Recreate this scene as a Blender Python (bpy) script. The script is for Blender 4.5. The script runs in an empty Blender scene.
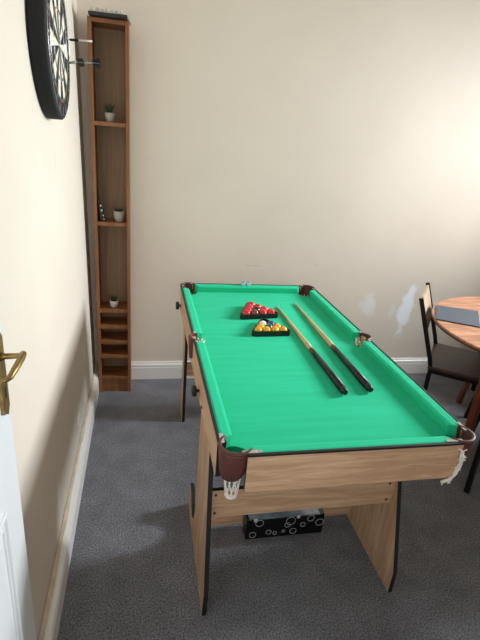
import bpy, bmesh, math, random
from math import sin, cos, pi, radians, sqrt, atan2
from mathutils import Vector, Matrix
random.seed(7)
SC = bpy.context.scene
COL = SC.collection

# ------------------------------------------------------------------ materials
def new_mat(name):
    m = bpy.data.materials.new(name); m.use_nodes = True
    nt = m.node_tree; b = nt.nodes['Principled BSDF']
    return m, nt, b
def lin(c):
    return tuple(((v/255)/12.92 if v/255 <= .04045 else ((v/255+.055)/1.055)**2.4) for v in c) + (1,)
def plain(name, rgb, rough=.5, metal=0, spec=.5, noise=0, nscale=60, bump=0, coat=0):
    m, nt, b = new_mat(name)
    b.inputs['Base Color'].default_value = lin(rgb)
    b.inputs['Roughness'].default_value = rough
    b.inputs['Metallic'].default_value = metal
    b.inputs['Specular IOR Level'].default_value = spec
    b.inputs['Coat Weight'].default_value = coat
    if noise or bump:
        tc = nt.nodes.new('ShaderNodeTexCoord'); n = nt.nodes.new('ShaderNodeTexNoise')
        n.inputs['Scale'].default_value = nscale; n.inputs['Detail'].default_value = 4
        nt.links.new(tc.outputs['Object'], n.inputs['Vector'])
        if noise:
            r = nt.nodes.new('ShaderNodeValToRGB')
            c = lin(rgb)
            r.color_ramp.elements[0].position = .3; r.color_ramp.elements[1].position = .7
            r.color_ramp.elements[0].color = tuple(v*(1-noise) for v in c[:3])+(1,)
            r.color_ramp.elements[1].color = tuple(min(1, v*(1+noise)) for v in c[:3])+(1,)
            nt.links.new(n.outputs['Fac'], r.inputs['Fac']); nt.links.new(r.outputs['Color'], b.inputs['Base Color'])
        if bump:
            bp = nt.nodes.new('ShaderNodeBump'); bp.inputs['Strength'].default_value = bump; bp.inputs['Distance'].default_value = .004
            nt.links.new(n.outputs['Fac'], bp.inputs['Height']); nt.links.new(bp.outputs['Normal'], b.inputs['Normal'])
    return m
def wood(name, c1, c2, scale=(1, 1, 1), rough=.45, nscale=6, mid=None, coat=0):
    """grain runs along the axis whose scale is small"""
    m, nt, b = new_mat(name); L = nt.links.new
    tc = nt.nodes.new('ShaderNodeTexCoord'); mp = nt.nodes.new('ShaderNodeMapping')
    mp.inputs['Scale'].default_value = scale
    L(tc.outputs['Object'], mp.inputs['Vector'])
    n = nt.nodes.new('ShaderNodeTexNoise'); n.inputs['Scale'].default_value = nscale
    n.inputs['Detail'].default_value = 7; n.inputs['Roughness'].default_value = .62; n.inputs['Distortion'].default_value = .5
    L(mp.outputs['Vector'], n.inputs['Vector'])
    n2 = nt.nodes.new('ShaderNodeTexNoise'); n2.inputs['Scale'].default_value = nscale*5
    n2.inputs['Detail'].default_value = 3
    L(mp.outputs['Vector'], n2.inputs['Vector'])
    mx = nt.nodes.new('ShaderNodeMath'); mx.operation = 'MULTIPLY_ADD'; mx.inputs[1].default_value = .155
    L(n2.outputs['Fac'], mx.inputs[0]); 
    ms = nt.nodes.new('ShaderNodeMath'); ms.operation = 'MULTIPLY'; ms.inputs[1].default_value = .65
    L(n.outputs['Fac'], ms.inputs[0]); L(ms.outputs[0], mx.inputs[2])
    r = nt.nodes.new('ShaderNodeValToRGB'); e = r.color_ramp.elements
    e[0].position = .36; e[1].position = .62; e[0].color = lin(c1); e[1].color = lin(c2)
    if mid: x = e.new(.5); x.color = lin(mid)
    L(mx.outputs[0], r.inputs['Fac']); L(r.outputs['Color'], b.inputs['Base Color'])
    b.inputs['Roughness'].default_value = rough; b.inputs['Coat Weight'].default_value = coat
    b.inputs['Coat Roughness'].default_value = .2
    bp = nt.nodes.new('ShaderNodeBump'); bp.inputs['Strength'].default_value = .08; bp.inputs['Distance'].default_value = .002
    L(mx.outputs[0], bp.inputs['Height']); L(bp.outputs['Normal'], b.inputs['Normal'])
    return m

def wall_material(name, base, stains=()):
    m, nt, b = new_mat(name); L = nt.links.new
    tc = nt.nodes.new('ShaderNodeTexCoord')
    n = nt.nodes.new('ShaderNodeTexNoise'); n.inputs['Scale'].default_value = 2.2; n.inputs['Detail'].default_value = 5
    L(tc.outputs['Object'], n.inputs['Vector'])
    r = nt.nodes.new('ShaderNodeValToRGB'); c = lin(base)
    r.color_ramp.elements[0].position = .3; r.color_ramp.elements[1].position = .7
    r.color_ramp.elements[0].color = tuple(v*.965 for v in c[:3])+(1,); r.color_ramp.elements[1].color = tuple(min(1, v*1.03) for v in c[:3])+(1,)
    L(n.outputs['Fac'], r.inputs['Fac'])
    cur = r.outputs['Color']
    for (loc, size, rotz, col, amt, ns, lo) in stains:
        mp = nt.nodes.new('ShaderNodeMapping'); mp.vector_type = 'TEXTURE'
        mp.inputs['Location'].default_value = loc; mp.inputs['Scale'].default_value = size
        mp.inputs['Rotation'].default_value = (0, rotz, 0)
        L(tc.outputs['Object'], mp.inputs['Vector'])
        ln = nt.nodes.new('ShaderNodeVectorMath'); ln.operation = 'LENGTH'; L(mp.outputs['Vector'], ln.inputs[0])
        nn = nt.nodes.new('ShaderNodeTexNoise'); nn.inputs['Scale'].default_value = ns; nn.inputs['Detail'].default_value = 5
        nn.inputs['Roughness'].default_value = .65
        L(tc.outputs['Object'], nn.inputs['Vector'])
        a = nt.nodes.new('ShaderNodeMath'); a.operation = 'MULTIPLY_ADD'; a.inputs[1].default_value = 1.7
        L(nn.outputs['Fac'], a.inputs[0]); 
        s = nt.nodes.new('ShaderNodeMath'); s.operation = 'SUBTRACT'; s.inputs[0].default_value = lo; L(ln.outputs['Value'], s.inputs[1])
        L(s.outputs[0], a.inputs[2])
        mr = nt.nodes.new('ShaderNodeMapRange'); mr.inputs['From Min'].default_value = 0; mr.inputs['From Max'].default_value = .35
        mr.inputs['To Max'].default_value = amt
        L(a.outputs[0], mr.inputs['Value'])
        mix = nt.nodes.new('ShaderNodeMix'); mix.data_type = 'RGBA'
        L(mr.outputs['Result'], mix.inputs['Factor']); L(cur, mix.inputs['A']); mix.inputs['B'].default_value = lin(col)
        cur = mix.outputs['Result']
    L(cur, b.inputs['Base Color']); b.inputs['Roughness'].default_value = .62
    n3 = nt.nodes.new('ShaderNodeTexNoise'); n3.inputs['Scale'].default_value = 35; n3.inputs['Detail'].default_value = 4
    L(tc.outputs['Object'], n3.inputs['Vector'])
    bp = nt.nodes.new('ShaderNodeBump'); bp.inputs['Strength'].default_value = .12; bp.inputs['Distance'].default_value = .004
    L(n3.outputs['Fac'], bp.inputs['Height']); L(bp.outputs['Normal'], b.inputs['Normal'])
    return m

def carpet_material():
    m, nt, b = new_mat('carpet'); L = nt.links.new
    tc = nt.nodes.new('ShaderNodeTexCoord')
    n = nt.nodes.new('ShaderNodeTexNoise'); n.inputs['Scale'].default_value = 170; n.inputs['Detail'].default_value = 3; n.inputs['Roughness'].default_value = .75
    L(tc.outputs['Object'], n.inputs['Vector'])
    n2 = nt.nodes.new('ShaderNodeTexNoise'); n2.inputs['Scale'].default_value = 9; n2.inputs['Detail'].default_value = 4
    L(tc.outputs['Object'], n2.inputs['Vector'])
    r = nt.nodes.new('ShaderNodeValToRGB'); e = r.color_ramp.elements
    e[0].position = .36; e[1].position = .66; e[0].color = lin(CARPET[0]); e[1].color = lin(CARPET[1])
    L(n.outputs['Fac'], r.inputs['Fac'])
    r2 = nt.nodes.new('ShaderNodeValToRGB'); e = r2.color_ramp.elements
    e[0].position = .3; e[1].position = .7; e[0].color = (.8, .8, .8, 1); e[1].color = (1.1, 1.1, 1.1, 1)
    L(n2.outputs['Fac'], r2.inputs['Fac'])
    mix = nt.nodes.new('ShaderNodeMix'); mix.data_type = 'RGBA'; mix.blend_type = 'MULTIPLY'; mix.inputs['Factor'].default_value = 1
    L(r.outputs['Color'], mix.inputs['A']); L(r2.outputs['Color'], mix.inputs['B'])
    # pale lint and dark specks caught in the pile
    v = nt.nodes.new('ShaderNodeTexVoronoi'); v.inputs['Scale'].default_value = 4.5
    L(tc.outputs['Object'], v.inputs['Vector'])
    ml = nt.nodes.new('ShaderNodeMath'); ml.operation = 'LESS_THAN'; ml.inputs[1].default_value = .022
    L(v.outputs['Distance'], ml.inputs[0])
    mu = nt.nodes.new('ShaderNodeMath'); mu.operation = 'MULTIPLY'; mu.inputs[1].default_value = .6; L(ml.outputs[0], mu.inputs[0])
    mix2 = nt.nodes.new('ShaderNodeMix'); mix2.data_type = 'RGBA'
    L(mu.outputs[0], mix2.inputs['Factor']); L(mix.outputs['Result'], mix2.inputs['A']); mix2.inputs['B'].default_value = lin((60, 58, 58))
    L(mix2.outputs['Result'], b.inputs['Base Color'])
    b.inputs['Roughness'].default_value = 1; b.inputs['Specular IOR Level'].default_value = .1
    b.inputs['Sheen Weight'].default_value = .15
    bp = nt.nodes.new('ShaderNodeBump'); bp.inputs['Strength'].default_value = .7; bp.inputs['Distance'].default_value = .006
    L(n.outputs['Fac'], bp.inputs['Height']); L(bp.outputs['Normal'], b.inputs['Normal'])
    return m

def felt_material():
    m, nt, b = new_mat('green_felt'); L = nt.links.new
    tc = nt.nodes.new('ShaderNodeTexCoord'); mp = nt.nodes.new('ShaderNodeMapping'); mp.inputs['Scale'].default_value = (1.2, 14, 4)
    L(tc.outputs['Object'], mp.inputs['Vector'])
    n = nt.nodes.new('ShaderNodeTexNoise'); n.inputs['Scale'].default_value = 2.5; n.inputs['Detail'].default_value = 6
    L(mp.outputs['Vector'], n.inputs['Vector'])
    r = nt.nodes.new('ShaderNodeValToRGB'); e = r.color_ramp.elements
    e[0].position = .3; e[1].position = .72; e[0].color = lin(FELT[0]); e[1].color = lin(FELT[1])
    L(n.outputs['Fac'], r.inputs['Fac']); L(r.outputs['Color'], b.inputs['Base Color'])
    b.inputs['Roughness'].default_value = .9; b.inputs['Specular IOR Level'].default_value = .15
    b.inputs['Sheen Weight'].default_value = .12; b.inputs['Sheen Tint'].default_value = (.3, 1, .7, 1)
    n2 = nt.nodes.new('ShaderNodeTexNoise'); n2.inputs['Scale'].default_value = 400
    L(tc.outputs['Object'], n2.inputs['Vector'])
    bp = nt.nodes.new('ShaderNodeBump'); bp.inputs['Strength'].default_value = .15; bp.inputs['Distance'].default_value = .002
    L(n2.outputs['Fac'], bp.inputs['Height']); L(bp.outputs['Normal'], b.inputs['Normal'])
    return m

CARPET = ((70, 70, 76), (154, 155, 163))
FELT = ((34, 190, 143), (41, 200, 153))
PAINT = (222, 212, 197)
M = {}
M['wall_back'] = wall_material('wall_paint_back', PAINT, [
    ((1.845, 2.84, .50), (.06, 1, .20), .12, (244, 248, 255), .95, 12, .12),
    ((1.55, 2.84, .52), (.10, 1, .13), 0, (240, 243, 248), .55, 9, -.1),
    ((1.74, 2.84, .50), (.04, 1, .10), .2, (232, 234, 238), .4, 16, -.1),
    ((.70, 2.84, .80), (.12, 1, .012), 0, (175, 160, 140), .35, 45, -.35),
    ((1.13, 2.84, .815), (.04, 1, .015), 0, (165, 150, 130), .35, 50, -.35),
])
M['wall_left'] = wall_material('wall_paint_left', PAINT, [
    ((-.29, 1.45, .30), (1, .05, .10), 0, (240, 238, 236), .5, 18, -.1),
    ((-.31, 1.9, 1.42), (1, .02, .06), 0, (205, 195, 180), .5, 30, -.1)])
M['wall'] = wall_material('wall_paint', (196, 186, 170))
M['ceiling'] = plain('ceiling_paint', (206, 200, 190), .8)
M['trim'] = plain('white_gloss_trim', (236, 234, 230), .35, noise=.03, nscale=5)
M['caulk'] = plain('yellowed_caulk', (206, 188, 168), .7, noise=.15, nscale=20)
M['door'] = plain('white_door_paint', (232, 236, 238), .35, noise=.02, nscale=4)
M['brass'] = plain('aged_brass', (150, 122, 74), .38, .85, noise=.35, nscale=45)
M['carpet'] = carpet_material()
M['felt'] = felt_material()
M['oak_x'] = wood('oak_laminate_x', (190, 152, 120), (240, 208, 176), (1.2, 12, 14), nscale=3.2, mid=(218, 184, 150), rough=.5)
M['oak_y'] = wood('oak_laminate_y', (190, 152, 120), (240, 208, 176), (12, 1.2, 14), nscale=3.2, mid=(218, 184, 150), rough=.5)
M['oak_z'] = wood('oak_laminate_z', (190, 152, 120), (240, 208, 176), (12, 12, 1.2), nscale=3.2, mid=(218, 184, 150), rough=.5)
M['shelf'] = wood('shelf_wood', (124, 78, 44), (168, 112, 68), (10, 10, .8), nscale=3, mid=(148, 94, 54), rough=.5)
M['shelf_back'] = wood('shelf_back_panel', (136, 108, 82), (164, 134, 106), (9, 9, .5), nscale=2.5, rough=.6)
M['black'] = plain('black_edging', (22, 22, 26), .45)
M['black_plastic'] = plain('black_plastic', (14, 14, 16), .4)
M['black_metal'] = plain('black_metal', (18, 18, 20), .4, .3)
M['pocket'] = plain('brown_pocket_plastic', (88, 46, 40), .5, noise=.15, nscale=30)
M['chrome'] = plain('worn_silver_plastic', (190, 182, 178), .35, .3, noise=.3, nscale=90)
M['net'] = plain('white_net_cord', (242, 238, 230), .9)
M['cue_wood'] = wood('cue_maple', (206, 170, 120), (228, 198, 150), (30, 2, 30), nscale=4, rough=.3)
M['cue_dark'] = plain('cue_splice', (92, 50, 34), .3)
M['ferrule'] = plain('cue_ferrule', (236, 232, 222), .4)
M['tip'] = plain('cue_tip', (90, 110, 140), .8)
for n, c in (('red', (216, 18, 38)), ('yellow', (240, 170, 8)), ('brown', (110, 60, 34)), ('black_ball', (14, 14, 16)),
             ('white', (240, 236, 226)), ('blue', (14, 60, 130)), ('green_ball', (0, 96, 70))):
    M[n] = plain('ball_'+n, c, .12, coat=.6)
M['chalk'] = plain('chalk_paper', (176, 200, 206), .8)
M['chalk_top'] = plain('chalk_blue', (120, 160, 180), .95)
M['seat'] = wood('dark_brown_seat', (66, 44, 36), (92, 64, 54), (3, 12, 3), nscale=3, rough=.42)
M['back_panel'] = wood('weathered_back_panel', (150, 128, 104), (206, 184, 156), (4, 20, 3), nscale=3, rough=.6)
M['table_wood'] = wood('acacia_top', (158, 106, 78), (224, 178, 144), (2.2, 13, 6), nscale=2.4, mid=(200, 148, 114), rough=.4)
M['table_leg'] = wood('red_brown_leg', (108, 52, 28), (150, 80, 46), (14, 14, 1.5), nscale=3, rough=.4)
M['table_edge'] = wood('table_edge_bark', (66, 40, 28), (110, 70, 48), (3, 3, 8), nscale=4, rough=.5)
M['slate'] = plain('grey_slate_mat', (72, 76, 84), .8, noise=.08, nscale=30)
M['paper'] = plain('white_paper', (236, 238, 240), .7)
M['pot'] = plain('pale_grey_pot', (176, 170, 164), .7, noise=.06, nscale=60)
M['pot_white'] = plain('white_pot', (214, 212, 206), .6)
M['leaf'] = plain('plant_leaf', (40, 72, 42), .6, noise=.3, nscale=40)
M['soil'] = plain('potting_soil', (40, 30, 24), .95)
M['dart_black'] = plain('sisal_black', (16, 16, 18), .8)
M['dart_cream'] = plain('sisal_cream', (222, 214, 190), .8)
M['dart_red'] = plain('sisal_red', (170, 40, 48), .8)
M['dart_green'] = plain('sisal_green', (30, 110, 76), .8)
M['wire'] = plain('steel_wire', (190, 192, 196), .3, .9)
M['dark_box'] = plain('dark_board_box', (30, 32, 36), .35)
M['grey_cloth'] = plain('crumpled_grey_wrap', (190, 188, 182), .8)
M['box_black'] = plain('printed_box_black', (10, 11, 16), .25)
M['box_ink'] = plain('printed_box_white', (206, 206, 206), .4)
M['film'] = plain('clear_tape_film', (120, 126, 138), .12, .5, noise=.5, nscale=25)
M['outlet'] = plain('white_socket', (236, 236, 232), .4)

# ------------------------------------------------------------------ mesh helpers
class MB:
    def __init__(s): s.bm = bmesh.new(); s.mats = []
    def mi(s, m):
        if m not in s.mats: s.mats.append(m)
        return s.mats.index(m)
    def faces(s, fs, m, smooth=False):
        i = s.mi(m)
        for f in fs: f.material_index = i; f.smooth = smooth
    def box(s, a, b, m, bev=0, rot=None):
        """a,b opposite corners"""
        a = Vector(a); b = Vector(b); c = (a+b)/2; d = b-a
        g = bmesh.ops.create_cube(s.bm, size=1)
        vs = g['verts']
        bmesh.ops.scale(s.bm, vec=[abs(v) for v in d], verts=vs)
        if bev:
            es = list({e for v in vs for e in v.link_edges})
            r = bmesh.ops.bevel(s.bm, geom=es, offset=bev, segments=2, affect='EDGES', profile=.5)
            vs = list({v for f in r['faces'] for v in f.verts} | {v for v in vs if v.is_valid})
            fs = set(); 
            stack = list(vs); seen = set(vs)
            while stack:
                v = stack.pop()
                for e in v.link_edges:
                    o = e.other_vert(v)
                    if o not in seen: seen.add(o); stack.append(o)
            vs = list(seen)
        mt = Matrix.Translation(c)
        if rot is not None: mt = mt @ rot
        bmesh.ops.transform(s.bm, matrix=mt, verts=vs)
        s.faces({f for v in vs for f in v.link_faces}, m)
        return vs
    def prism(s, pts, axis, lo, hi, m, rim=None):
        """closed polygon pts (2D) extruded along axis. axis 0: (y,z), 1: (x,z), 2: (x,y)"""
        def P(p, t):
            return {0: (t, p[0], p[1]), 1: (p[0], t, p[1]), 2: (p[0], p[1], t)}[axis]
        A = [s.bm.verts.new(P(p, lo)) for p in pts]; B = [s.bm.verts.new(P(p, hi)) for p in pts]
        f1 = s.bm.faces.new(A); f2 = s.bm.faces.new(B[::-1])
        n = len(pts)
        side = [s.bm.faces.new((A[i], B[i], B[(i+1) % n], A[(i+1) % n])) for i in range(n)]
        s.faces([f1, f2], m); s.faces(side, rim or m)
        return A+B
    def loft(s, rings, m, close=True, cap=True, smooth=True):
        R = [[s.bm.verts.new(p) for p in r] for r in rings]
        fs = []
        for a, b in zip(R, R[1:]):
            n = len(a)
            for i in range(n if close else n-1):
                j = (i+1) % n
                fs.append(s.bm.faces.new((a[i], a[j], b[j], b[i])))
        s.faces(fs, m, smooth)
        if cap and close:
            s.faces([s.bm.faces.new(R[0][::-1]), s.bm.faces.new(R[-1])], m)
        return R
    def lathe(s, prof, c, m, n=24, axis='z', smooth=True, cap=True):
        """prof: (r, h) along axis from point c"""
        c = Vector(c); rings = []
        for r, h in prof:
            ring = []
            for k in range(n):
                a = 2*pi*k/n; u, v = r*cos(a), r*sin(a)
                ring.append(c + (Vector((u, v, h)) if axis == 'z' else Vector((h, u, v)) if axis == 'x' else Vector((u, h, v))))
            rings.append(ring)
        return s.loft(rings, m, smooth=smooth, cap=cap)
    def tube(s, pts, r, m, n=8, smooth=True):
        pts = [Vector(p) for p in pts]; rr = r if isinstance(r, (list, tuple)) else [r]*len(pts)
        rings = []; up = None
        for i, p in enumerate(pts):
            t = (pts[min(i+1, len(pts)-1)] - pts[max(i-1, 0)]).normalized()
            if up is None: up = Vector((0, 0, 1)) if abs(t.z) < .9 else Vector((1, 0, 0))
            x = t.cross(up).normalized(); y = x.cross(t).normalized(); up = y
            rings.append([p + rr[i]*(cos(2*pi*k/n)*x + sin(2*pi*k/n)*y) for k in range(n)])
        s.loft(rings, m, smooth=smooth)
    def bar(s, a, b, w, d, m, side=(1, 0, 0)):
        """rectangular bar from a to b"""
        a = Vector(a); b = Vector(b); t = (b-a).normalized(); x = Vector(side); x = (x - t*x.dot(t)).normalized(); y = t.cross(x)
        rings = [[p + sx*w/2*x + sy*d/2*y for sx, sy in ((-1, -1), (1, -1), (1, 1), (-1, 1))] for p in (a, b)]
        s.loft(rings, m, smooth=False)
    def sphere(s, c, r, m, u=20, v=14):
        g = bmesh.ops.create_uvsphere(s.bm, u_segments=u, v_segments=v, radius=r)
        bmesh.ops.translate(s.bm, vec=c, verts=g['verts'])
        s.faces({f for q in g['verts'] for f in q.link_faces}, m, True)
    def build(s, name, parent=None, bevel=0, world=True):
        bmesh.ops.recalc_face_normals(s.bm, faces=s.bm.faces)
        if parent is not None and world:
            bmesh.ops.translate(s.bm, vec=-absloc(parent), verts=s.bm.verts)
        me = bpy.data.meshes.new(name); s.bm.to_mesh(me); s.bm.free()
        for m in s.mats: me.materials.append(m)
        o = bpy.data.objects.new(name, me); COL.objects.link(o)
        if parent is not None: o.parent = parent
        if bevel:
            md = o.modifiers.new('bevel', 'BEVEL'); md.width = bevel; md.segments = 2; md.limit_method = 'ANGLE'
        return o
def absloc(o):
    v = Vector((0, 0, 0))
    while o is not None: v = v + o.location; o = o.parent
    return v
def tag(o, label, cat, group=None):
    o['label'] = label; o['category'] = cat
    if group: o['group'] = group
    return o
def thing(name, loc, label, cat, group=None, rz=0):
    o = bpy.data.objects.new(name, None); COL.objects.link(o); o.location = loc; o.rotation_euler = (0, 0, rz)
    o.empty_display_size = .1
    return tag(o, label, cat, group)
def struct(o): o['kind'] = 'structure'; return o
def dup(root, loc, rz, label, group=None):
    r = root.copy(); COL.objects.link(r); r.location = loc; r.rotation_euler = (0, 0, rz); r['label'] = label
    if group: r['group'] = group
    for ch in list(root.children):
        c = ch.copy(); COL.objects.link(c); c.parent = r
        for g in list(ch.children):
            d = g.copy(); COL.objects.link(d); d.parent = c
    return r

# ------------------------------------------------------------------ room
XR = 3.30; YB = 2.84; YF = -.20; CH = 2.95
def xw(z): return -.295 - .015*z          # the left wall leans outwards a little
b = MB(); b.box((-1.2, -1.6, -.05), (XR+.2, YB+.2, 0), M['carpet']); struct(b.build('floor'))
b = MB(); b.box((-.55, -.32, CH), (XR+.2, YB+.2, CH+.1), M['ceiling']); struct(b.build('ceiling'))
b = MB(); b.box((-.55, YB, 0), (XR+.2, YB+.12, CH), M['wall_back']); struct(b.build('wall_back'))
b = MB(); b.prism([(xw(0), 0), (xw(CH), CH), (-.55, CH), (-.55, 0)], 1, YF-.12, YB, M['wall_left']); struct(b.build('wall_left'))
# right wall with window opening
W0, W1, WZ0, WZ1 = 1.66, 2.28, 1.36, 2.42
b = MB()
b.box((XR, YF-.12, 0), (XR+.2, W0, CH), M['wall']); b.box((XR, W1, 0), (XR+.2, YB, CH), M['wall'])
b.box((XR, W0, 0), (XR+.2, W1, WZ0), M['wall']); b.box((XR, W0, WZ1), (XR+.2, W1, CH), M['wall'])
struct(b.build('wall_right'))
# front wall with the doorway the photo is taken from
DX0, DX1, DZ = xw(0), .56, 2.04
b = MB()
b.box((DX1, YF-.12, 0), (XR, YF, CH), M['wall']); b.box((DX0-.04, YF-.12, DZ), (DX1, YF, CH), M['wall'])
struct(b.build('wall_front'))
b = MB()
b.box((DX1, YF, 0), (DX1+.07, YF+.02, DZ+.07), M['trim'], .004); b.box((DX0+.02, YF, DZ), (DX1, YF+.02, DZ+.07), M['trim'], .004)
struct(b.build('trim_1'))
# window frame, sash bars and panes
b = MB(); f = M['trim']
b.box((XR+.06, W0, WZ0), (XR+.14, W0+.06, WZ1), f, .004); b.box((XR+.06, W1-.06, WZ0), (XR+.14, W1, WZ1), f, .004)
b.box((XR+.06, W0+.06, WZ1-.06), (XR+.14, W1-.06, WZ1), f, .004); b.box((XR+.06, W0+.06, WZ0), (XR+.14, W1-.06, WZ0+.06), f, .004)
b.box((XR+.07, (W0+W1)/2-.015, WZ0+.06), (XR+.13, (W0+W1)/2+.015, WZ1-.06), f, .004)
b.box((XR-.05, W0-.05, WZ0-.03), (XR+.06, W1+.05, WZ0), f, .006)
win = struct(b.build('window_1'))
gm, nt, bs = new_mat('window_glass')
tr = nt.nodes.new('ShaderNodeBsdfTransparent'); gl = nt.nodes.new('ShaderNodeBsdfGlossy'); gl.inputs['Roughness'].default_value = .02
mxs = nt.nodes.new('ShaderNodeMixShader'); mxs.inputs[0].default_value = .06
nt.links.new(tr.outputs[0], mxs.inputs[1]); nt.links.new(gl.outputs[0], mxs.inputs[2])
nt.links.new(mxs.outputs[0], nt.nodes['Material Output'].inputs['Surface'])
b = MB(); b.box((XR+.098, W0+.06, WZ0+.06), (XR+.102, (W0+W1)/2-.02, WZ1-.06), gm); b.box((XR+.098, (W0+W1)/2+.02, WZ0+.06), (XR+.102, W1-.06, WZ1-.06), gm)
struct(b.build('window_pane', win))
# skirting boards
def skirt_profile(t=.026, h=.124):
    return [(0, 0), (t, 0), (t, h*.68), (t*.88, h*.72), (t*.88, h*.76), (t, h*.79), (t*.9, h*.86), (t*.55, h*.91), (t*.5, h*.97), (t*.35, h), (0, h)]
b = MB(); b.prism([(xw(0)-.0+u, v) for u, v in skirt_profile(.030)], 1, YF, YB-.02, M['trim'])
bl = struct(b.build('baseboard_left'))
b = MB()
pr = []
for k in range(41):
    y = YF + .1 + k*(YB-.15-YF-.1)/40
    w = .006+.003*sin(k*1.7)+.003*sin(k*.6+1)
    if abs(y-1.12) < .14: w += .009*cos((y-1.12)/.14*pi/2)
    pr.append([(xw(.12)-.002, y, .122), (xw(.12)+.010+w*.5, y, .1225), (xw(.13)+.002, y, .128+w)])
b.loft([[p for p in r] for r in pr], M['caulk'], smooth=False)
struct(b.build('sealant_bead', bl))
b = MB(); b.prism([(YB-u, v) for u, v in skirt_profile(.018)], 0, xw(0)+.03, XR, M['trim']); struct(b.build('baseboard_back'))
b = MB(); b.prism([(XR-u, v) for u, v in skirt_profile(.018)], 1, YF, YB-.018, M['trim']); struct(b.build('baseboard_right'))
# low double socket on the left wall
t = thing('wall_socket', (-.293, 2.02, .22), 'low white wall socket plate on the left wall above skirting', 'socket')
b = MB(); b.box((-.2990, 1.955, .19), (-.288, 2.045, .265), M['outlet'], .003); b.build('face_plate', t)
# ------------------------------------------------------------------ door (opened back along the left wall)
b = MB()
FX = -.25; DE = .845
b.box((FX-.035, .06, .012), (FX, DE, 2.02), M['door'], .002)
for z0, z1 in ((.16, .87), (1.06, 1.86)):
    for inset, hgt in ((0, .006), (.016, .004)):
        y0, y1, a, c = .17+inset, DE-.105-inset, z0+inset, z1-inset; w = .008
        b.box((FX-.001, y0, a), (FX+hgt, y0+w, c), M['door'], .002); b.box((FX-.001, y1-w, a), (FX+hgt, y1, c), M['door'], .002)
        b.box((FX-.001, y0+w, a), (FX+hgt, y1-w, a+w), M['door'], .002); b.box((FX-.001, y0+w, c-w), (FX+hgt, y1-w, c), M['door'], .002)
door = struct(b.build('door_1'))
b = MB()
b.prism([(.788, 1.05), (.812, 1.035), (.824, 1.05), (.824, 1.19), (.812, 1.205), (.788, 1.19)], 0, FX, FX+.006, M['brass'])
b.box((FX+.0055, .803, 1.075), (FX+.0068, .808, 1.095), M['black'])
plate = b.build('handle_plate', door, world=False)
b = MB()
b.tube([(FX+.004, .806, 1.158), (FX+.012, .806, 1.158), (FX+.036, .806, 1.159), (FX+.043, .804, 1.159)], [.010, .0055, .005, .006], M['brass'], 12)
b.tube([(FX+.041, .812, 1.160), (FX+.042, .797, 1.160), (FX+.040, .765, 1.157), (FX+.036, .738, 1.152), (FX+.030, .731, 1.150), (FX+.018, .730, 1.150)], [.006, .0062, .006, .005, .0045, .004], M['brass'], 12)
b.build('lever_handle', door, world=False)

# ------------------------------------------------------------------ dartboard
BY, BZ, BR = 1.826, 1.787, .2255
XF = -.27; XBK = xw(BZ)+.001
t = thing('dartboard', (XBK, BY, BZ), 'round black and cream dartboard hung high on the left wall', 'dartboard')
b = MB()
b.lathe([(BR*.985, 0), (BR, .006), (BR, XF-XBK-.004), (BR-.004, XF-XBK)], (XBK, BY, BZ), M['dart_black'], 64, axis='x')
b.build('board_body', t)
def ring_seg(b, r0, r1, a0, a1, x0, x1, m, n=4):
    A = [(a0+(a1-a0)*k/n) for k in range(n+1)]
    out = [(r1*sin(a), r1*cos(a)) for a in A] + ([(r0*sin(a), r0*cos(a)) for a in A[::-1]] if r0 > 0 else [(0, 0)])
    b.prism([(BY-0+p[0], BZ+p[1]) for p in out], 0, x0, x1, m)
b = MB()
x0, x1 = XF-.001, XF+.0006
for k in range(20):
    a0 = (k-.5)*2*pi/20; a1 = a0+2*pi/20; ev = k % 2 == 0
    ring_seg(b, .016, .099, a0, a1, x0, x1, M['dart_black'] if ev else M['dart_cream'])
    ring_seg(b, .099, .107, a0, a1, x0, x1, M['dart_red'] if ev else M['dart_green'])
    ring_seg(b, .107, .162, a0, a1, x0, x1, M['dart_black'] if ev else M['dart_cream'])
    ring_seg(b, .162, .170, a0, a1, x0, x1, M['dart_red'] if ev else M['dart_green'])
b.build('scoring_sectors', t)
b = MB(); ring_seg(b, .0064, .016, 0, 2*pi*.9999, x0, x1, M['dart_green'], 32); ring_seg(b, 0, .0064, 0, 2*pi*.9999, x0, x1+.0003, M['dart_red'], 24)
b.build('bullseye', t)
b = MB()
for r in (.0064, .016, .099, .107, .162, .170):
    b.tube([(x1+.0006, BY+r*sin(a*pi/24), BZ+r*cos(a*pi/24)) for a in range(49)], .0007, M['wire'], 5)
for k in range(20):
    a = (k+.5)*2*pi/20
    b.tube([(x1+.0006, BY+.016*sin(a), BZ+.016*cos(a)), (x1+.0006, BY+.182*sin(a), BZ+.182*cos(a))], .0007, M['wire'], 5)
b.build('wire_frame', t)
b = MB()
b.tube([(x1+.002, BY+.212*sin(a*pi/32), BZ+.212*cos(a*pi/32)) for a in range(65)], .0011, M['wire'], 5)
nums = [20, 1, 18, 4, 13, 6, 10, 15, 2, 17, 3, 19, 7, 16, 8, 11, 14, 9, 12, 5]
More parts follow.
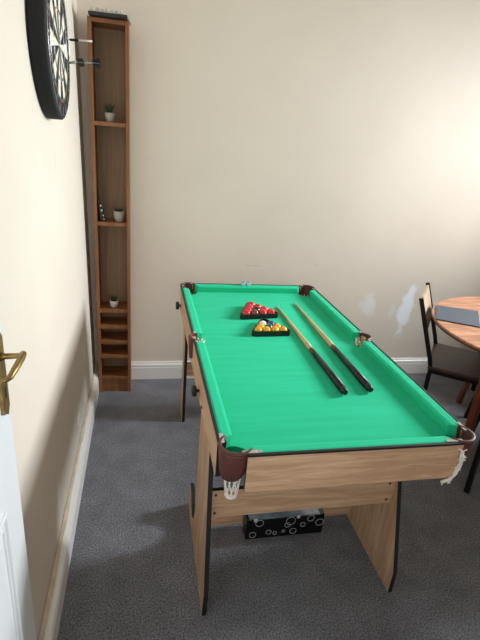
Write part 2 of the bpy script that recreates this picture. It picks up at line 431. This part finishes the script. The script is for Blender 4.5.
for k, n in enumerate(nums):
    cu = bpy.data.curves.new('digits', 'FONT'); cu.body = str(n); cu.size = .034; cu.align_x = 'CENTER'; cu.align_y = 'CENTER'
    cu.extrude = .0006; cu.offset = .0004; cu.resolution_u = 3
    tmp = bpy.data.objects.new('digits', cu); COL.objects.link(tmp)
    dg = bpy.context.evaluated_depsgraph_get(); me = bpy.data.meshes.new_from_object(tmp.evaluated_get(dg))
    a = k*2*pi/20
    # text plane: local x -> world +y (as seen from the room side, clockwise), local y -> +z, rotated so it stands outwards
    R = Matrix(((0, 0, 1), (1, 0, 0), (0, 1, 0))).to_4x4()
    rot = Matrix.Rotation(-a, 4, 'Z')
    mt = Matrix.Translation((x1+.002, BY+.194*sin(a), BZ+.194*cos(a))) @ R @ rot
    me.transform(mt)
    nb = len(b.bm.faces); b.bm.from_mesh(me); b.bm.faces.ensure_lookup_table()
    b.faces(b.bm.faces[nb:], M['wire'])
    bpy.data.objects.remove(tmp); bpy.data.curves.remove(cu); bpy.data.meshes.remove(me)
b.build('number_ring', t)
def dart(p, d, label, flight, barrel, r_f, L1):
    p = Vector(p); d = Vector(d).normalized()
    t = thing('dart', p, label, 'dart', 'darts stuck in the dartboard')
    b = MB(); b.tube([p-d*.008, p+d*.02], [.0006, .0011], M['wire'], 8); b.build('point', t)
    b = MB(); b.tube([p+d*.018, p+d*.022, p+d*.045, p+d*.05], [.0018, .0042, .0042, .0026], barrel, 10); b.build('barrel', t)
    b = MB(); b.tube([p+d*.048, p+d*L1], .0030 if flight is None else .0022, M['ferrule'] if flight is None else M['wire'], 8); b.build('shaft', t)
    if flight is not None:
        b = MB()
        for k in range(2):
            x = d.cross(Vector((0, 0, 1))).normalized() if k == 0 else Vector((0, 0, 1)); x = (x+d.cross(x)*.4).normalized()
            n = d.cross(x).normalized()*.0005
            pr = [(-.4, 0), (-.32, r_f), (.0, r_f*.95), (.05, 0), (0, -r_f*.95), (-.32, -r_f)]
            o = p+d*(L1+.002)
            A = [b.bm.verts.new(o+d*u*.07+x*v+n) for u, v in pr]; B = [b.bm.verts.new(o+d*u*.07+x*v-n) for u, v in pr]
            fs = [b.bm.faces.new(A), b.bm.faces.new(B[::-1])]+[b.bm.faces.new((A[i], A[(i+1) % 6], B[(i+1) % 6], B[i])) for i in range(6)]
            b.faces(fs, flight)
        b.build('flight', t)
dart((XF, 1.945, 1.822), (1, -.10, .03), 'dart with bare white shaft in upper part of dartboard', None, M['black_metal'], 0, .095)
dart((XF, 1.95, 1.750), (.75, -.62, .02), 'dart with short black flights, closest to the board below centre', M['black_plastic'], M['wire'], .013, .085)
dart((XF, 1.935, 1.752), (1, -.10, .045), 'dart with round black flights sticking out furthest from dartboard', M['black_plastic'], M['wire'], .017, .118)

# ------------------------------------------------------------------ bookshelf
SX0, SX1, SY0, SY1, SH = -.262, -.070, 2.662, 2.818, 2.033
t = thing('tall_bookshelf', ((SX0+SX1)/2, (SY0+SY1)/2, 0), 'tall narrow brown wooden shelf tower standing in the back left corner', 'bookshelf')
for xa in (SX0, SX1-.017):
    b = MB(); b.box((xa, SY0, 0), (xa+.017, SY1, SH), M['shelf'], .001); b.build('side_panel', t)
b = MB(); b.box((SX0+.017, SY0+.002, SH-.020), (SX1-.017, SY1, SH-.002), M['shelf']); b.build('top_panel', t)
b = MB(); b.box((SX0+.017, SY1-.006, .03), (SX1-.017, SY1-.001, SH-.02), M['shelf_back']); b.build('back_panel', t)
shelf_tops = [1.577, 1.066, .555, .453, .355, .258, .109]
for z in shelf_tops:
    b = MB(); b.box((SX0+.017, SY0+.003, z-.020), (SX1-.017, SY1-.006, z), M['shelf'], .001); b.build('shelf', t)
b = MB(); b.box((SX0+.017, SY0+.012, .0), (SX1-.017, SY0+.028, .089), M['shelf']); b.build('plinth', t)
# box on top
bx = thing('flat_box', (-.17, 2.72, SH), 'flat dark box lying on top of the tall bookshelf', 'box')
b = MB(); R3 = Matrix.Rotation(radians(-4), 4, 'Z')
b.box((-.248, 2.628, SH+.001), (-.070, 2.80, SH+.016), M['dark_box'], .002, rot=R3); b.build('box_base', bx)
b = MB(); b.box((-.242, 2.634, SH+.014), (-.082, 2.795, SH+.022), M['grey_cloth'], .002, rot=R3)
for k in range(7):
    b.sphere((-.235+k*.022, 2.645+.006*(k % 3), SH+.025+.004*(k % 2)), .008, M['grey_cloth'], 8, 6)
b.build('crumpled_wrap', bx)
# potted plants
def plant(x, y, z, r, h, label, pot, kind):
    t = thing('potted_plant', (x, y, z), label, 'plant', 'small potted plants on the bookshelf')
    b = MB(); b.lathe([(r*.62, 0), (r*.74, h*.05), (r*.95, h*.5), (r, h), (r*.88, h), (r*.85, h*.85), (r*.02, h*.84)], (x, y, z), pot, 28); b.build('pot', t)
    b = MB(); b.lathe([(r*.86, h*.80), (r*.86, h*.87), (.001, h*.89)], (x, y, z), M['soil'], 20); b.build('soil', t)
    b = MB(); rnd = random.Random(int(z*1000))
    for k in range(26 if kind != 'low' else 34):
        a = rnd.random()*2*pi
        if kind == 'tall': L = rnd.uniform(.03, .06); out = rnd.uniform(.1, .45)
        elif kind == 'low': L = rnd.uniform(.014, .024); out = rnd.uniform(.5, 1.3)
        else: L = rnd.uniform(.02, .032); out = rnd.uniform(.3, .9)
        p = Vector((x+cos(a)*r*.45*rnd.random(), y+sin(a)*r*.45*rnd.random(), z+h*.86))
        d = Vector((cos(a)*out, sin(a)*out, 1)).normalized()
        q = p+d*L*.5; e = p+d*L+Vector((cos(a), sin(a), 0))*L*.12
        b.tube([p, q, e], [.0022, .0032 if kind != 'tall' else .0026, .0004], M['leaf'], 5)
    b.build('foliage', t)
plant(-.168, 2.715, 1.577, .027, .045, 'small pale pot with tall spiky plant on the uppermost bookshelf shelf', M['pot'], 'tall')
plant(-.130, 2.715, 1.066, .030, .058, 'wider ribbed grey pot with low greenery beside black figurine on shelf', M['pot'], 'low')
plant(-.166, 2.715, .555, .026, .042, 'small white pot with short green plant on the lowest open shelf', M['pot_white'], 'mid')
# figurine
t = thing('black_figurine', (-.222, 2.705, 1.066), 'black curved figurine with white spots leaning on the middle shelf', 'figurine')
b = MB()
b.tube([(-.222, 2.705, 1.066), (-.222, 2.705, 1.076), (-.226, 2.705, 1.105), (-.232, 2.705, 1.14), (-.238, 2.705, 1.175), (-.240, 2.705, 1.205), (-.239, 2.705, 1.235)],
       [.018, .019, .0165, .013, .008, .0055, .003], M['black_plastic'], 14)
b.build('body', t)
for (dx, dz, r) in ((-.226, 1.150, .0055), (-.222, 1.125, .0055), (-.214, 1.098, .0045), (-.211, 1.078, .005), (-.229, 1.094, .004)):
    b = MB(); b.sphere((dx, 2.693, dz), r, M['ferrule'], 10, 8); b.build('white_spot', t)

# ------------------------------------------------------------------ pool table
X0, X1, Y0, Y1, HT = .195, .9404, .941, 2.405, .8076
BED = .771
tb = thing('pool_table', ((X0+X1)/2, (Y0+Y1)/2, 0), 'folding pool table with green cloth, oak sides and black edging', 'pool table')
# bed with pocket cut-outs
YM = (Y0+Y1)/2+.010
pts = []
def arc(cx, cy, r, a0, a1, n=10): return [(cx+r*cos(radians(a0+(a1-a0)*k/n)), cy+r*sin(radians(a0+(a1-a0)*k/n))) for k in range(n+1)]
i = .014; ro = .050; ci = .040
pts += arc(X0+ci, Y0+ci, ro, 118, -28)            # front-left corner cut (bulging into the bed)
pts += arc(X1-ci, Y0+ci, ro, 208, 62)
pts += arc(X1-.012, YM, .036, 267, 93)
pts += arc(X1-ci, Y1-ci, ro, 298, 152)
pts += arc(X0+ci, Y1-ci, ro, 28, -118)
pts += arc(X0+.012, YM, .036, 87, -87)
pts = [(min(max(x, X0+i), X1-i), min(max(y, Y0+i), Y1-i)) for x, y in pts]
b = MB(); b.prism(pts, 2, BED-.018, BED, M['felt'], rim=M['felt']); b.build('bed', tb)
# aprons
AZ = .690
def apron(a, c, m):
    b = MB(); vs = b.box(a, c, m)
    # black edging on the short ends
    ax = 0 if abs(c[0]-a[0]) > abs(c[1]-a[1]) else 1
    k = b.mi(M['black'])
    for f in b.bm.faces:
        n = [abs(v) for v in f.calc_center_median()-Vector([(p+q)/2 for p, q in zip(a, c)])]
        if n[ax] > abs(c[ax]-a[ax])/2-1e-4: f.material_index = k
    return b.build('apron', tb)
G = .068
apron((X0+G, Y0, AZ), (X1-G+.012, Y0+.014, HT-.006), M['oak_x'])
apron((X0+G, Y1-.014, AZ), (X1-G, Y1, HT-.006), M['oak_x'])
apron((X0, Y0+G, AZ), (X0+.014, Y1-G, HT-.006), M['oak_y'])
apron((X1-.014, Y0+G, AZ), (X1, Y1-G, HT-.006), M['oak_y'])
# black top edging strips
def strip(a, c):
    b = MB(); b.box(a, c, M['black'], .001); b.build('edge_strip', tb)
strip((X0+G, Y0-.001, HT-.006), (X1-G+.012, Y0+.008, HT+.001)); strip((X0+G, Y1-.008, HT-.006), (X1-G, Y1+.001, HT+.001))
for xa, xb in ((X0-.001, X0+.008), (X1-.008, X1+.001)):
    strip((xa, Y0+G, HT-.006), (xb, YM-.040, HT+.001)); strip((xa, YM+.040, HT-.006), (xb, Y1-G, HT+.001))
# cushions: profile from outer edge (u=0) to nose
CW = .044
prof = [(.008, BED), (.008, HT-.001), (.014, HT+.001), (.034, HT-.0005), (CW-.003, HT-.003), (CW, HT-.007), (CW-.001, HT-.016), (CW-.005, BED), (.026, BED)]
def cushion(axis, side, lo, hi, mit0, mit1):
    b = MB(); rings = []
    for end in (0, 1):
        ring = []
        for u, z in prof:
            mt = mit0 if end == 0 else mit1
            k = max(0, (u-.008)/(CW-.008))
            t = (lo + mt*k**1.3) if end == 0 else (hi - mt*k**1.3)
            if axis == 1:   # runs along y
                ring.append((X0+u if side < 0 else X1-u, t, z))
            else:
                ring.append((t, Y0+u if side < 0 else Y1-u, z))
        rings.append(ring)
    b.loft(rings, M['felt'], smooth=False)
    b.build('cushion', tb)
cushion(0, -1, X0+.072, X1-.072, .024, .024); cushion(0, 1, X0+.072, X1-.072, .024, .024)
for s in (-1, 1):
    cushion(1, s, Y0+.072, YM-.040, .024, .010); cushion(1, s, YM+.040, Y1-.072, .010, .024)
# pockets
def cord_net(b, cx, cy, z0, z1, r0, r1, n=8, tw=1.3, rad=.0014):
    for s in (-1, 1):
        for k in range(n):
            a0 = 2*pi*k/n
            P = []
            for j in range(9):
                u = j/8; r = r0+(r1-r0)*u; a = a0+s*tw*u
                P.append((cx+r*cos(a), cy+r*sin(a), z0+(z1-z0)*u))
            b.tube(P, rad, M['net'], 5)
    for zz, q in ((z1, 1.5), (z1+.004, 1.3), (z1+.009, 1.2)):
        b.tube([(cx+r1*cos(a*pi/8), cy+r1*sin(a*pi/8), zz) for a in range(17)], rad*q, M['net'], 5)
def pocket(cx, cy, r, ang, half, depth, fingers, net=True):
    ang = radians(ang); half = radians(half)
    b = MB(); n = 22; rows = 8
    def P(rr, s, u):   # s -1..1 around, u 0..1 down
        dz = depth*sqrt(max(0, 1-abs(s)**2.6))*.99+.012
        rad = rr*(1-.16*u*u) ; a = ang+s*half
        return (cx+rad*cos(a), cy+rad*sin(a), HT-.001-dz*u)
    go = [[b.bm.verts.new(P(r, -1+2*k/n, j/rows)) for k in range(n+1)] for j in range(rows+1)]
    gi = [[b.bm.verts.new(P(r-.005, -1+2*k/n, j/rows)) for k in range(n+1)] for j in range(rows+1)]
    fs = []
    for j in range(rows):
        for k in range(n):
            fs.append(b.bm.faces.new((go[j][k], go[j][k+1], go[j+1][k+1], go[j+1][k])))
            fs.append(b.bm.faces.new((gi[j][k], gi[j+1][k], gi[j+1][k+1], gi[j][k+1])))
    for j in range(rows):
        fs.append(b.bm.faces.new((go[j][0], go[j+1][0], gi[j+1][0], gi[j][0]))); fs.append(b.bm.faces.new((go[j][n], gi[j][n], gi[j+1][n], go[j+1][n])))
    for k in range(n):
        fs.append(b.bm.faces.new((go[0][k], gi[0][k], gi[0][k+1], go[0][k+1]))); fs.append(b.bm.faces.new((go[rows][k], go[rows][k+1], gi[rows][k+1], gi[rows][k])))
    b.faces(fs, M['pocket'], True)
    b.tube([(cx+(r-.003)*cos(ang+s*half), cy+(r-.003)*sin(ang+s*half), HT+.0005) for s in [(-1+2*k/16) for k in range(17)]], .0055, M['pocket'], 8)
    p = b.build('pocket', tb)
    # silver end plates lying on the rails
    for (a, c) in fingers:
        b = MB(); b.box(a, c, M['chrome'], .0015); b.build('pocket_plate', p)
    if net:
        b = MB(); cord_net(b, cx-.004, cy-.006, HT-.045, HT-.158, r*.62, r*.34, 9); b.build('pocket_net', p)
    return p
rc = .046; oc = .046; zt0, zt1 = HT+.0005, HT+.004
for (sx, sy, ang) in ((-1, -1, 225), (1, -1, 315), (-1, 1, 135), (1, 1, 45)):
    cx = X0+oc if sx < 0 else X1-oc; cy = Y0+oc if sy < 0 else Y1-oc
    xi = X0 if sx < 0 else X1; yi = Y0 if sy < 0 else Y1
    L = .052 if sy < 0 else .03
    ex = .055
    fg = [((xi-sx*ex, yi-sy*.006, zt0), (xi-sx*(ex+L), yi-sy*.017, zt1)),
          ((xi-sx*.006, yi-sy*ex, zt0), (xi-sx*.017, yi-sy*(ex+L*.8), zt1))]
    fg = [tuple((tuple(min(p[i], q[i]) for i in range(3)), tuple(max(p[i], q[i]) for i in range(3)))) for p, q in fg]
    pk = pocket(cx, cy, rc, ang, 100, .078, fg, net=not (sx > 0 and sy < 0))
    if sx > 0 and sy < 0:
        b = MB(); rnd = random.Random(3)
        path = [(.880, .935, .785), (.882, .932, .760), (.880, .930, .735), (.874, .930, .712), (.862, .931, .692), (.842, .934, .682)]
        for s in range(9):
            P = [(p[0]+rnd.uniform(-.006, .006), p[1]+rnd.uniform(-.003, .003), p[2]+rnd.uniform(-.005, .005)) for p in path]
            b.tube(P, .0016, M['net'], 5)
        for s in range(26):
            p = path[rnd.randrange(6)]
            b.tube([p, (p[0]+rnd.uniform(-.016, .014), p[1]+rnd.uniform(-.006, .002), p[2]+rnd.uniform(-.020, .012))], .0014, M['net'], 5)
        b.build('pocket_net', pk)
for sx in (-1, 1):
    xi = X0 if sx < 0 else X1
    cx = xi-sx*.018
    fg = [((min(xi-sx*.006, xi-sx*.016), YM+.034, zt0), (max(xi-sx*.006, xi-sx*.016), YM+.052, zt1)),
          ((min(xi-sx*.006, xi-sx*.016), YM-.052, zt0), (max(xi-sx*.006, xi-sx*.016), YM-.034, zt1))]
    pk = pocket(cx, YM, .034, 180 if sx < 0 else 0, 95, .075, fg, net=False)
    b = MB(); cord_net(b, cx-sx*.006, YM, HT-.012, HT-.10, .024, .014); b.build('pocket_net', pk)
# legs (front pair wide with a rear foot, far pair straight)
fp = [(1.118, 0), (1.116, .10), (1.214, .43), (1.262, .62), (1.262, .69), (1.50, .69), (1.485, .44), (1.455, .22), (1.45, .15), (1.465, .10), (1.49, .075), (1.52, .070), (1.555, .090), (1.585, .135), (1.63, .135), (1.655, .0)]
for xs, tilt in ((.205, .022), (.912, .0)):
    b = MB(); vs = b.prism(fp, 0, xs, xs+.016, M['oak_z'], rim=M['black'])
    for v in vs: v.co.x += tilt*v.co.z
    b.build('leg', tb)
for xs in (.226, .905):
    b = MB(); b.prism([(2.30, 0), (2.30, .69), (2.40, .69), (2.40, .3), (2.44, .1), (2.44, 0)], 0, xs, xs+.016, M['oak_z'], rim=M['black']); b.build('leg', tb)
def rail(a, c, lo=None):
    b = MB(); b.box(a, c, M['oak_x']); k = b.mi(M['black'])
    zs = (a[2]+c[2])/2
    for f in b.bm.faces:
        if abs(f.calc_center_median().z-zs) > .001: f.material_index = k
    return b.build('cross_rail', tb)
r1 = rail((.229, 1.232, .326), (.912, 1.248, .440))
rail((.226, 1.490, .024), (.912, 1.505, .092))
rail((.242, 2.375, .26), (.905, 2.390, .34))
for (x, z) in ((.246, .422), (.246, .345), (.893, .417), (.893, .343)):
    b = MB(); b.lathe([(.0045, 0), (.0045, -.002), (.002, -.003)], (x, 1.232, z), M['black_plastic'], 10, axis='y'); b.build('screw', tb)
# folding-leg knobs on the left side and matching ones on the right
for y in (1.415, 2.285):
    for xk, s in ((X0, -1), (X1, 1)):
        b = MB(); b.lathe([(.006, 0), (.006, s*.008), (.018, s*.010), (.021, s*.014), (.021, s*.022), (.016, s*.026)], (xk, y, .722), M['black_plastic'], 14, axis='x', smooth=False); b.build('knob', tb)
b = MB(); b.lathe([(.007, 0), (.006, -.003), (.002, -.004)], (X0, 1.33, .708), M['cue_dark'], 10, axis='x'); b.build('bolt', tb)

# ------------------------------------------------------------------ racks, balls
D = .0368
def rack(x, y, rz, label, D=.0368):
    side = 4.9*D; th = .0045; h = .024
    t = thing('ball_rack', (x, y, BED), label, 'ball rack', None, rz)
    def tri(inr, rcorner):   # rounded triangle with inradius inr, apex +y, centred
        P = []
        for k, a in enumerate((210, 330, 90)):
            R = 2*(inr-rcorner); c = Vector((R*cos(radians(a)), R*sin(radians(a))))
            for j in range(7):
                aa = radians(a-60+120*j/6); P.append((c.x+rcorner*cos(aa), c.y+rcorner*sin(aa)))
        return P
    inr = side/(2*sqrt(3))
    o = tri(inr+th, .016); n_ = tri(inr, .0115)
    b = MB()
    rings = [[(p[0], p[1], 0) for p in n_], [(p[0], p[1], 0) for p in o], [(p[0], p[1], h) for p in o], [(p[0], p[1], h) for p in n_], [(p[0], p[1], 0) for p in n_]]
    b.loft(rings, M['black_plastic'], smooth=False, cap=False)
    bmesh.ops.remove_doubles(b.bm, verts=b.bm.verts, dist=1e-6)
    b.build('frame', t, world=False)
    def pos(r, k):
        lx = (k-(3-r)/2)*D*1.02; ly = -inr+D*.54+r*D*.885
        return (x+lx*cos(rz)-ly*sin(rz), y+lx*sin(rz)+ly*cos(rz), BED+D/2)
    return pos
def ball(p, m, label, group, D=.0368):
    b = MB(); b.sphere((0, 0, 0), D/2, m, 24, 16); o = b.build('pool_ball'); o.location = p
    return tag(o, label, 'ball', group)
inr = 4.9*D/(2*sqrt(3))
rr = rack(.533, 2.036, radians(8), 'black triangle rack holding the mostly red pool balls', .0405)
row = ['front', 'second', 'third']; pn = {4: ['leftmost', 'second from left', 'second from right', 'rightmost'], 3: ['left', 'middle', 'right'], 2: ['left', 'right']}
reds = [['red', 'brown', 'red', 'red'], ['red', 'black_ball', 'red'], ['red', 'red'], ['red']]
for r, rw in enumerate(reds):
    for k, c in enumerate(rw):
        nm = {'black_ball': 'black'}.get(c, c)
        if c != 'red': lb = nm+' pool ball in the rack of red balls'
        elif r == 3: lb = 'red pool ball alone at the far tip of its rack'
        else: lb = 'red pool ball, %s in the %s row of its rack' % (pn[len(rw)][k], row[r])
        ball(rr(r, k), M[c], lb, 'balls in the red rack', .0405)
ry = rack(.544, 1.828, radians(1.5), 'black triangle rack holding the yellow balls, nearest the camera')
yel = [['yellow']*4, ['yellow', 'green_ball', 'yellow'], ['white', 'blue']]
for r, rw in enumerate(yel):
    for k, c in enumerate(rw):
        nm = {'green_ball': 'green'}.get(c, c)
        lb = nm+' pool ball in the rack of yellow balls' if c != 'yellow' else 'yellow pool ball, %s in the %s row of its rack' % (pn[len(rw)][k], row[r])
        ball(ry(r, k), M[c], lb, 'balls in the yellow rack')
# ------------------------------------------------------------------ cues
def cue(tip, butt, label):
    t_ = Vector((tip[0], tip[1], BED+.0052)); e = Vector((butt[0], butt[1], BED+.0140)); d = e-t_
    root = thing('pool_cue', (e.x, e.y, BED), label, 'cue', 'pool cues lying on the table')
    def P(u): return t_+d*u
    def R(u): return .0048+(.0135-.0048)*u
    def seg(name, us, m, ex=0):
        b = MB(); b.tube([P(u) for u in us], [R(u)+ex for u in us], m, 16); b.build(name, root)
    seg('tip', (0, .006), M['tip']); seg('ferrule', (.006, .022), M['ferrule']); seg('shaft', (.022, .3, .6), M['cue_wood'])
    seg('splice', (.6, .645), M['cue_dark'], .0002); seg('grip', (.645, .97), M['black_plastic'], .0004)
    b = MB(); b.tube([P(.97), P(.985), P(1.0)], [.0135, .0125, .009], M['black_plastic'], 16); b.build('bumper', root)
cue((.668, 2.137), (.669, 1.268), 'left pool cue, its tip beside the yellow ball rack')
cue((.779, 2.187), (.768, 1.281), 'right pool cue, nearer the right side cushion')
# chalks
for x, lab in ((.538, 'left pale blue chalk cube on the far cushion'), (.568, 'right pale blue chalk cube on the far cushion')):
    t = thing('chalk_cube', (x, 2.385, HT+.001), lab, 'chalk', 'chalk cubes on the far cushion')
    b = MB(); b.box((x-.011, 2.374, HT+.001), (x+.011, 2.396, HT+.018), M['chalk'], .0015); b.build('wrapper', t)
    b = MB(); b.lathe([(.009, .017), (.0085, .0195), (.003, .0185)], (x, 2.385, HT+.001), M['chalk_top'], 14); b.build('chalk_face', t)

# ------------------------------------------------------------------ printed box under the table
t = thing('cardboard_box', (.59, 1.45, 0), 'black box printed with white rings on floor under pool table', 'box')
A, B_, C_, Dd, Hh = .422, .760, 1.425, 1.484, .102
b = MB(); b.box((A, C_, 0), (B_, Dd, Hh), M['box_black'], .002); b.build('carton', t)
for (x, z, r) in ((.452, .022, .014), (.477, .082, .0165), (.520, .030, .011), (.548, .022, .008), (.600, .060, .012), (.612, .080, .020), (.628, .024, .014), (.668, .055, .011), (.700, .086, .015), (.742, .060, .017), (.585, .028, .006)):
    b = MB(); P = [(x+r*cos(a*pi/12), C_-.0006, min(z+r*sin(a*pi/12), Hh-.002)) for a in range(25)]
    b.tube(P, .0011, M['box_ink'], 4); b.build('printed_ring', t)
b = MB(); b.box((A+.01, C_-.0005, Hh-.001), (B_-.02, Dd-.004, Hh+.002), M['film'], .001)
b.box((A+.03, C_-.001, Hh-.012), (A+.045, C_+.001, Hh+.003), M['box_ink']); b.box((A+.215, C_-.001, Hh-.010), (A+.228, C_+.001, Hh+.003), M['box_ink'])
b.build('tape_film', t)

# ------------------------------------------------------------------ chairs
def make_chair(loc, rz, label):
    """local: back along -x side, facing +x; origin at floor centre"""
    t = thing('dining_chair', loc, label, 'chair', 'dining chairs at the round table', rz)
    h, w, sh = .20, .20, .45; s = .022; mt = M['black_metal']
    b = MB(); b.box((-h-.005, -w-.004, sh-.020), (h+.01, w+.004, sh), M['seat'], .006); b.build('seat', t, world=False)
    for y in (-w+.012, w-.012):
        b = MB(); b.bar((-h+.012, y, 0), (-h+.012, y, sh-.02), s, s, mt)
        b.bar((-h+.012, y, sh-.02), (-h-.010, y, sh+.06), s, s, mt); b.bar((-h-.010, y, sh+.055), (-h-.120, y, .822), s, s, mt)
        b.build('back_post', t, world=False)
        b = MB(); b.bar((.085, y, 0), (h-.06, y, sh-.02), s, s, mt); b.build('leg', t, world=False)
    b = MB()
    for y in (-w+.012, w-.012): b.bar((-h+.02, y, sh-.031), (h-.02, y, sh-.031), .02, .022, mt, (0, 1, 0))
    for x in (-h+.012, h-.012): b.bar((x, -w+.02, sh-.031), (x, w-.02, sh-.031), .02, .022, mt)
    b.build('seat_frame', t, world=False)
    b = MB()
    z0, z1 = .640, .812
    def xb(z): return -h-.010-(z-(sh+.055))/(.822-sh-.055)*.110
    b.loft([[(xb(z0)-.006, -w+.023, z0), (xb(z0)+.006, -w+.023, z0), (xb(z0)+.006, w-.023, z0), (xb(z0)-.006, w-.023, z0)],
            [(xb(z1)-.006, -w+.023, z1), (xb(z1)+.006, -w+.023, z1), (xb(z1)+.006, w-.023, z1), (xb(z1)-.006, w-.023, z1)]], M['back_panel'], smooth=False)
    b.build('backrest', t, world=False)
    return t
# chair one: back corners (1.556,2.073) and (1.803,2.393)
f1 = Vector((.80, -.60)); bc = Vector(((1.580+1.81)/2, (2.095+2.395)/2))
c1 = bc+f1*.20
ch = make_chair((c1.x, c1.y, 0), atan2(f1.y, f1.x), 'dark dining chair with pale slatted backrest between pool table and round table')
# chair two: only its rear left leg reaches into the frame
f2 = Vector((.9, .436)).normalized(); l2 = Vector((-f2.y, f2.x))
c2 = Vector((1.59, 1.59))+f2*.188-l2*.188
dup(ch, (c2.x, c2.y, 0), atan2(f2.y, f2.x), 'dining chair at the right edge, only a black metal leg showing')
dup(ch, (2.505, 2.435, 0), atan2(-.5, -.85), 'dining chair beyond the round table, only one black foot showing beneath')
# ------------------------------------------------------------------ round table
TC = Vector((2.054, 1.861)); TR = .574
t = thing('round_table', (TC.x, TC.y, 0), 'round wooden dining table with light brown grained top, far right', 'table')
b = MB(); b.lathe([(TR-.02, .722), (TR-.003, .728), (TR, .738)], (TC.x, TC.y, 0), M['table_edge'], 72, cap=True)
b.build('table_rim', t)
b = MB(); b.lathe([(TR-.001, .738), (TR, .745), (TR-.003, .750)], (TC.x, TC.y, 0), M['table_wood'], 72); b.build('tabletop', t)
legs = [((1.675, 1.785), (1.705, 1.805)), ((2.11, 2.40), (2.10, 2.27)), ((2.45, 1.92), (2.42, 1.91)), ((2.02, 1.37), (2.03, 1.45))]
for f_, tp in legs:
    b = MB(); d = (Vector(f_)-TC).normalized()
    b.bar((f_[0], f_[1], 0), (tp[0], tp[1], .724), (.030 if f_[1] > 2.2 else .040), (.028 if f_[1] > 2.2 else .034), M['table_leg'], (d.x, d.y, 0)); b.build('leg', t, bevel=.005)
b = MB(); b.bar((1.705, 1.805, .70), (2.42, 1.91, .70), .03, .045, M['table_leg'], (0, 1, 0)); b.build('crossbeam', t)
b = MB(); b.bar((2.10, 2.27, .70), (2.03, 1.45, .70), .03, .045, M['table_leg'], (1, 0, 0)); b.build('crossbeam', t)
# things on it
def flat(name, quad, z0, z1, m, label, cat):
    b = MB(); b.prism(quad, 2, z0, z1, m); o = b.build(name, bevel=.001); return tag(o, label, cat)
flat('placemat', [(1.646, 2.247), (1.505, 2.030), (1.688, 1.919), (1.852, 2.154)], .7505, .7565, M['slate'], 'dark grey rectangular placemat on the round wooden table', 'placemat')
flat('paper_sheet', [(1.865, 2.150), (1.705, 1.915), (1.90, 1.79), (2.06, 2.02)], .7505, .7520, M['paper'], 'white sheet beside the grey placemat at the right edge', 'paper')

# ------------------------------------------------------------------ light
w = bpy.data.worlds.new('world'); SC.world = w; w.use_nodes = True
w.node_tree.nodes['Background'].inputs[0].default_value = (.80, .88, 1, 1); w.node_tree.nodes['Background'].inputs[1].default_value = .15
def area(name, loc, direction, sx, sy, power, col):
    l = bpy.data.lights.new(name, 'AREA'); l.shape = 'RECTANGLE'; l.size = sx; l.size_y = sy; l.energy = power; l.color = col
    o = bpy.data.objects.new(name, l); COL.objects.link(o); o.location = loc
    o.rotation_euler = Vector(direction).to_track_quat('-Z', 'Y').to_euler(); return o
wl = area('window_daylight', (XR+.22, (W0+W1)/2, (WZ0+WZ1)/2), (-1, -.12, -.32), W1-W0, WZ1-WZ0, 114, (.895, .95, 1)); wl.data.spread = radians(112)
# added fill light behind the doorway, brightens the pool table's front apron
area('doorway_fill', (.25, -1.0, 1.45), (.1, 1, -.12), .7, .9, 13, (1, .97, .94))

# ------------------------------------------------------------------ camera
cam = bpy.data.cameras.new('camera'); co = bpy.data.objects.new('camera', cam); COL.objects.link(co)
F, PT, RL, YW, HC = 466.037, -.36880, .08530, .22160, 1.5485
fw = Vector((sin(YW)*cos(PT), cos(YW)*cos(PT), sin(PT))); r0 = Vector((cos(YW), -sin(YW), 0)); u0 = r0.cross(fw)
r = cos(RL)*r0+sin(RL)*u0; u = -sin(RL)*r0+cos(RL)*u0
mt = Matrix((r, u, -fw)).transposed().to_4x4(); mt.translation = (0, 0, HC)
co.matrix_world = mt
cam.sensor_fit = 'VERTICAL'; cam.sensor_height = 36; cam.lens = F*36/640; cam.clip_start = .02
SC.camera = co
SC.view_settings.view_transform = 'Standard'; SC.view_settings.look = 'None'; SC.view_settings.gamma = 1
SC.view_settings.use_curve_mapping = False; SC.view_settings.exposure = 0.0
